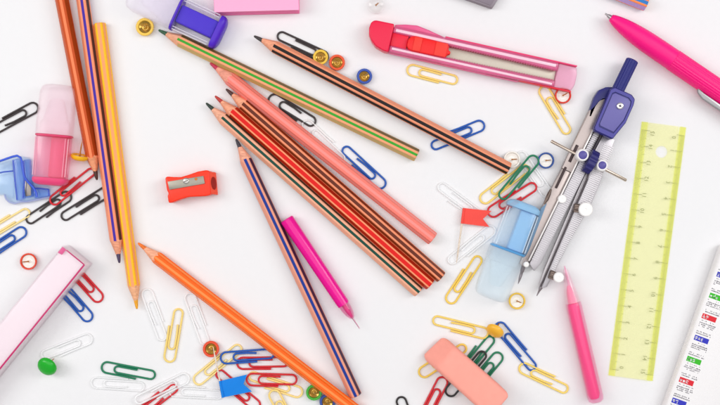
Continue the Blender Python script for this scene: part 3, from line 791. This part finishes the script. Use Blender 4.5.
# ================================================================== white printed tube (right edge)
def printed_tube():
    h = 15
    fr = Fr((664, 409), (720, 252.5), h)       # along its left edge, upwards; the body lies to the right (-y)
    root = thing('printed_case', 'white case printed with small red green and blue blocks at right edge', 'case', fr(90, -29, 0))
    L = fr.len + 10; W = 58
    g = G(); rbox(g, fr, -40, L, -W, 0, .3, h, 4.5, seg=5)
    obj('case_body', g, mat('plastic', '#efecec', rough=.3), root, 60)
    ink = mat('plastic', '#5c5660', rough=.6)
    z = h + .1
    cols = {'b': '#2c30b8', 'g': '#32b81c', 'r': '#dc1a2c'}
    seq = ['b', 'r', 'g', 'b', 'r', 'g', 'b', 'r', 'g', 'b']
    # block centres in the picture
    cen = [(677, 401.5), (685, 381), (692.5, 360), (700, 339), (708, 317.5), (715.5, 297), (723, 276), (730, 255)]
    names = ['b', 'r', 'g', 'b', 'r', 'g', 'b', 'r']
    yc0 = -12.2
    o0 = fr.o
    def lx(px, py):
        d = P(px, py, h) - o0; d.z = 0
        return d.dot(fr.ux)/fr.k
    def quad(g, x0, x1, y0, y1, zz=z): g.add([fr(x0, y0, zz), fr(x1, y0, zz), fr(x1, y1, zz), fr(x0, y1, zz)], [[0, 1, 2, 3]])
    rnd = random.Random(3)
    gt = G()
    for (px, py), nm in zip(cen, names):
        x = lx(px, py)
        g = G(); quad(g, x-2.6, x+2.6, -19.2, -4.4)
        bl = obj('print_block', g, mat('plastic', cols[nm], rough=.45), root, 0)
        # white reversed-out characters inside the block
        g = G(); yy = -5.2
        for k in range(rnd.choice((2, 3, 3))):
            wd = rnd.uniform(1.6, 2.6); sl = rnd.uniform(-.3, .5)
            for q in range(4):
                a0 = rnd.uniform(-1.9, .9); b0 = rnd.uniform(0, wd - .5)
                if rnd.random() < .5: quad(g, x + max(-2, a0 - 1), x + min(2, a0 + 1.2), yy - b0 - .5, yy - b0, z + .1)
                else: quad(g, x + a0, x + a0 + .6, yy - wd, yy, z + .1)
            yy -= wd + .9
        obj('print_letter', g, mat('plastic', '#f4f2f4', rough=.4), bl, 0)
        # rows of fine dark print above and below
        for dx, hh, dens in ((5.0, .65, .9), (7.0, .55, .7), (-4.4, .45, .4), (-6.8, .65, .95), (-8.6, .6, .85), (-10.4, .5, .5)):
            yy = -4.4
            while yy > -20.5:
                wd = rnd.uniform(.35, 1.0)
                if rnd.random() < dens:
                    quad(gt, x+dx-hh, x+dx+hh*rnd.uniform(.2, 1), yy-wd, yy)
                yy -= wd + rnd.uniform(.25, .6)
    obj('fine_print', gt, ink, root, 0, kind='stuff')
printed_tube()

# ================================================================== drawing compass
def compass():
    c = P(578, 180)
    root = thing('drawing_compass', 'steel drawing compass with navy blue head and handle', 'compass', c)
    navy = mat('plastic', '#2b2a72', rough=.3); lav = mat('plastic', '#4b4698', rough=.36); dark = mat('metal', '#3c383e', rough=.4)
    st = mat('metal', '#bdb8bc', rough=.4, metallic=.65); be = mat('metal', '#b5a8a4', rough=.34, metallic=.75); wh = mat('plastic', '#f4f1ef', rough=.3); gr = mat('metal', '#a49ca0', rough=.35)
    # handle: knurled cylinder
    fr = Fr((632.5, 60), (616.5, 93), 15)
    g = G(); loft(g, fr, [(0, 5.4, 5.4, 0, 15), (.8, 6.3, 6.3, 0, 15), (34, 6.3, 6.3, 0, 15), (34.6, 5.6, 5.6, 0, 15)], 64, flute=.07)
    hd = obj('handle', g, mat('plastic', '#2a2c78', rough=.28), root, 12)
    g = G(); loft(g, fr, [(34.4, 3.4, 3.4, 0, 15), (40, 3.4, 3.4, 0, 15)], 20)
    obj('neck', g, navy, hd, 40)
    # rear yoke and front yoke
    g = G(); prism(g, ip([(613, 87), (606, 87), (599, 90), (594.5, 97), (590, 110), (588.5, 117), (591.5, 117), (596, 107), (600, 101.5), (607, 99), (605, 108), (599, 120), (604, 122), (616, 96)], 12), 3, 12, .8)
    obj('rear_yoke', g, navy, root, 40)
    out = [(611, 88.5), (615, 87), (632, 94.5), (635.3, 99), (634, 105), (626, 123), (612.5, 139.5), (594.5, 131), (594, 128)]
    g = G(); prism(g, ip(out, 22), 8.5, 22, 1.4, 3)
    fy = obj('front_yoke', g, navy, root, 40)
    def inset(pts, k):
        cx = sum(p[0] for p in pts)/len(pts); cy = sum(p[1] for p in pts)/len(pts)
        return [(cx + (x-cx)*k, cy + (y-cy)*k) for x, y in pts]
    rim_o, rim_i = inset(out, .95), inset(out, .80)
    g = G(); n = len(out)
    A = ip(rim_o, 22.8); B = ip(rim_i, 22.8)
    vs = A + B + [Vector((p.x, p.y, 21.6*U)) for p in A] + [Vector((p.x, p.y, 21.6*U)) for p in B]
    fs = []
    for k in range(n):
        j = (k+1) % n
        fs += [[k, j, n+j, n+k], [k, 2*n+k, 2*n+j, j], [n+k, n+j, 3*n+j, 3*n+k]]
    v, f = vs, fs
    g.add(v, f); obj('rim', g, lav, fy, 20)
    g = G(); prism(g, ip(inset(out, .74), 22.6), 21.6, 22.6, .4)
    obj('face_plate', g, mat('plastic', '#6c66a8', rough=.4), fy, 40)
    cc = P(620, 106, 23)
    g = G(); lathe(g, Vector((cc.x, cc.y, 23.0*U)), (0, 0, 1), [(0, 3.4), (1.2, 3.2), (1.6, 2.6), (1.6, 1.2), (1.0, 1.0)], 24)
    scw = obj('screw', g, mat('metal', '#e8e4e4', rough=.2), root, 40)
    f2 = Fr((618.8, 105.4), (621.2, 106.6), 24.4)
    g = G(); rbox(g, f2, 0, f2.len, -.4, .4, 24.4, 24.7, 0); rbox(g, f2, f2.len/2-.4, f2.len/2+.4, -1.3, 1.3, 24.42, 24.72, 0)
    obj('screw_cross', g, dark, scw)
    # ---- left leg
    la = Fr((599, 118), (529, 261), 14)
    g = G(); prism(g, ip([(606.5, 97), (610, 102), (599, 118), (572, 173), (562, 168), (590, 110), (602, 98)], 12), 3, 12, .6)
    prism(g, ip([(562, 168.3), (571.8, 173.3), (529, 261), (524, 267), (519.5, 264), (541, 210), (553, 186)], 11), 3, 11, .6)
    l1 = obj('leg', g, be, root, 30, label='steel leg with the dark slots')
    g = G(); rbox(g, la, 2, la.len, -.9, .9, 11.2, 14, .4)
    obj('bright_edge', g, mat('metal', '#d8d2d0', rough=.3, metallic=.5), l1)
    g = G(); prism(g, ip([(600, 121), (605, 134), (592, 160), (576, 192), (560, 224), (541, 263), (534.5, 271), (529.5, 264), (556, 208)], 11), 2.5, 11, .4)
    obj('ribbed_face', g, st, l1, 30)
    g = G(); i = 14
    while i < la.len - 4:
        w_ = 9.4 if i < 120 else 9.4 - (i-120)*.09
        rbox(g, la, i, i+1.0, 1.9, 1.9 + w_, 10.9, 11.6, .15, seg=1); i += 2.1
    obj('ridges', g, mat('metal', '#d6d2d5', rough=.4, metallic=.5), l1, 0, kind='stuff')
    for a, b, w_ in (((577.5, 145), (569.5, 162), 1.6), ((566, 167), (556, 188), 1.3)):
        f3 = Fr(a, b, 12.4); g = G(); rbox(g, f3, 0, f3.len, -w_, w_, 11.2, 12.5, .5)
        obj('slot', g, mat('metal', '#4b3f40', rough=.5), l1)
    g = G(); prism(g, ip([(541, 208), (547, 203), (530, 248), (526, 256), (522, 258)], 12), 11.05, 12, .3)
    obj('inner_tongue', g, mat('metal', '#66829c', rough=.4, metallic=.5), l1)
    g = G(); tube(g, [P(x, y, 13) for x, y in ((551, 189), (549, 194), (547, 199), (544, 204))], [.9*U, 1.9*U, 1.9*U, .8*U], 10)
    obj('hinge_spring', g, mat('metal', '#6e5f58', rough=.3), l1)
    # ---- right leg
    lb = Fr((590, 172), (541, 287), 12)
    g = G(); prism(g, ip([(600, 134), (615, 139.5), (607.5, 160), (599.5, 185), (590.5, 206), (569, 243), (554.5, 272), (547, 287), (541.5, 288), (552, 263), (588, 180), (592, 160)], 10), 2.5, 10, .5)
    l2 = obj('leg', g, st, root, 30)
    g = G(); prism(g, ip([(588.5, 168), (586.5, 181), (550, 264), (541, 285), (539.5, 284), (545, 268), (562, 228), (579, 188)], 7), 1.5, 7, .4)
    obj('inner_wall', g, mat('metal', '#c6c0c3', rough=.4, metallic=.6), l2)
    g = G(); rbox(g, lb, 0, lb.len, -.8, .5, 9.6, 11.6, .3)
    obj('dark_seam', g, mat('metal', '#544d50', rough=.45), l2)
    g = G(); i = -32
    while i < lb.len - 12:
        w_ = 11 if i < 34 else max(4.6, 11 - (i-34)*.105)
        rbox(g, lb, i, i+.95, 2, 2 + w_, 9.9, 10.5, .15, seg=1); i += 2.0
    obj('ridges', g, mat('metal', '#dcd8da', rough=.4, metallic=.5), l2, 0, kind='stuff')
    # ---- threaded cross bar, wheel and hubs
    bar = Fr((551, 141), (626.5, 180.5), 15)
    g = G(); loft(g, bar, [(0, 1.2, 1.2, 0, 14.5), (.5, 1.6, 1.6, 0, 14.5), (bar.len-.5, 1.6, 1.6, 0, 14.5), (bar.len, 1.2, 1.2, 0, 14.5)], 16)
    cb = obj('cross_bar', g, mat('metal', '#d3c3b4', rough=.22), root, 50)
    g = G(); m_ = bar.len*.525
    loft(g, bar, [(m_-4.6, 9, 9, 0, 14.5), (m_-3.8, 12.2, 12.2, 0, 14.5), (m_+3.8, 12.2, 12.2, 0, 14.5), (m_+4.6, 9, 9, 0, 14.5)], 56, flute=.05)
    obj('adjusting_wheel', g, mat('plastic', '#2a2768', rough=.3), cb, 15)
    g = G(); rod = Fr((604, 131), (593, 152), 17); loft(g, rod, [(0, 1.8, 1.8, 0, 14), (rod.len, 1.8, 1.8, 0, 14)], 14)
    obj('centre_rod', g, dark, root, 50)
    for x, y, r in ((583, 155, 6.2), (602.5, 165.2, 5.9)):
        cc = P(x, y, 24); b0 = Vector((cc.x, cc.y, 9*U))
        g = G(); lathe(g, b0, (0, 0, 1), [(0, r), (13.6, r), (14.6, r-.5), (15, r-1.0), (14.6, r-1.9)], 32)
        hb = obj('hub', g, wh, root, 40)
        g = G(); lathe(g, b0, (0, 0, 1), [(14.0, r-1.8), (15.0, r-2.1), (15.6, r-3), (15.8, .2)], 28)
        obj('hub_cap', g, mat('plastic', '#5a539c', rough=.35), hb, 40)
    # ---- knobs with knurled nuts
    for x, y, r, gx, gy in ((586, 209.5, 7.0, 576.5, 208), (559, 277.5, 5.2, 552, 275)):
        cc = P(x, y, 19); b0 = Vector((cc.x, cc.y, 9*U))
        g = G(); lathe(g, b0, (0, 0, 1), [(0, r*.8), (5, r*.8), (5.4, r), (9, r), (9.9, r-.8), (10, 1.1), (9.5, .8)], 32)
        kb = obj('clamp_knob', g, wh, root, 40)
        f4 = Fr((gx, gy), (x, y), 13); g = G()
        loft(g, f4, [(-3, 3.4, 3.4, 0, 12.6), (-2.4, 4.4, 4.4, 0, 12.6), (3, 4.4, 4.4, 0, 12.6), (3.4, 3, 3, 0, 12.6)], 40, flute=.14)
        obj('knurled_nut', g, mat('metal', '#8a7a72', rough=.3), kb, 15)
    for x, y, r in ((562.5, 199, 4.3), (526.5, 264.5, 2.8)):
        cc = P(x, y, 15); b0 = Vector((cc.x, cc.y, 10.5*U))
        g = G(); lathe(g, b0, (0, 0, 1), [(0, r), (3.4, r), (4.2, r-.7), (4.3, .8), (3.8, .6)], 26)
        obj('rivet', g, wh, root, 40)
    # ---- points
    f5 = Fr((526, 258), (518.5, 284), 8)
    g = G(); loft(g, f5, [(0, 2.6, 2.6, 0, 8), (3, 3.2, 3.2, 0, 8), (5, 2.2, 2.2, 0, 8), (14, 2.0, 2.0, 0, 7.6), (15, 1.4, 1.4, 0, 7.4), (18, 1.5, 1.5, 0, 7), (22, 1.2, 1.2, 0, 6.4), (f5.len, .3, .3, 0, 5.8)], 16)
    obj('needle_point', g, gr, root, 40)
    f6 = Fr((543, 283), (537, 296), 8)
    g = G(); loft(g, f6, [(0, 2.2, 2.2, 0, 8), (6, 1.9, 1.9, 0, 7.6), (8, 1.2, 1.2, 0, 7.2), (f6.len, .4, .4, 0, 6.5)], 16)
    obj('lead_point', g, gr, root, 40)
compass()
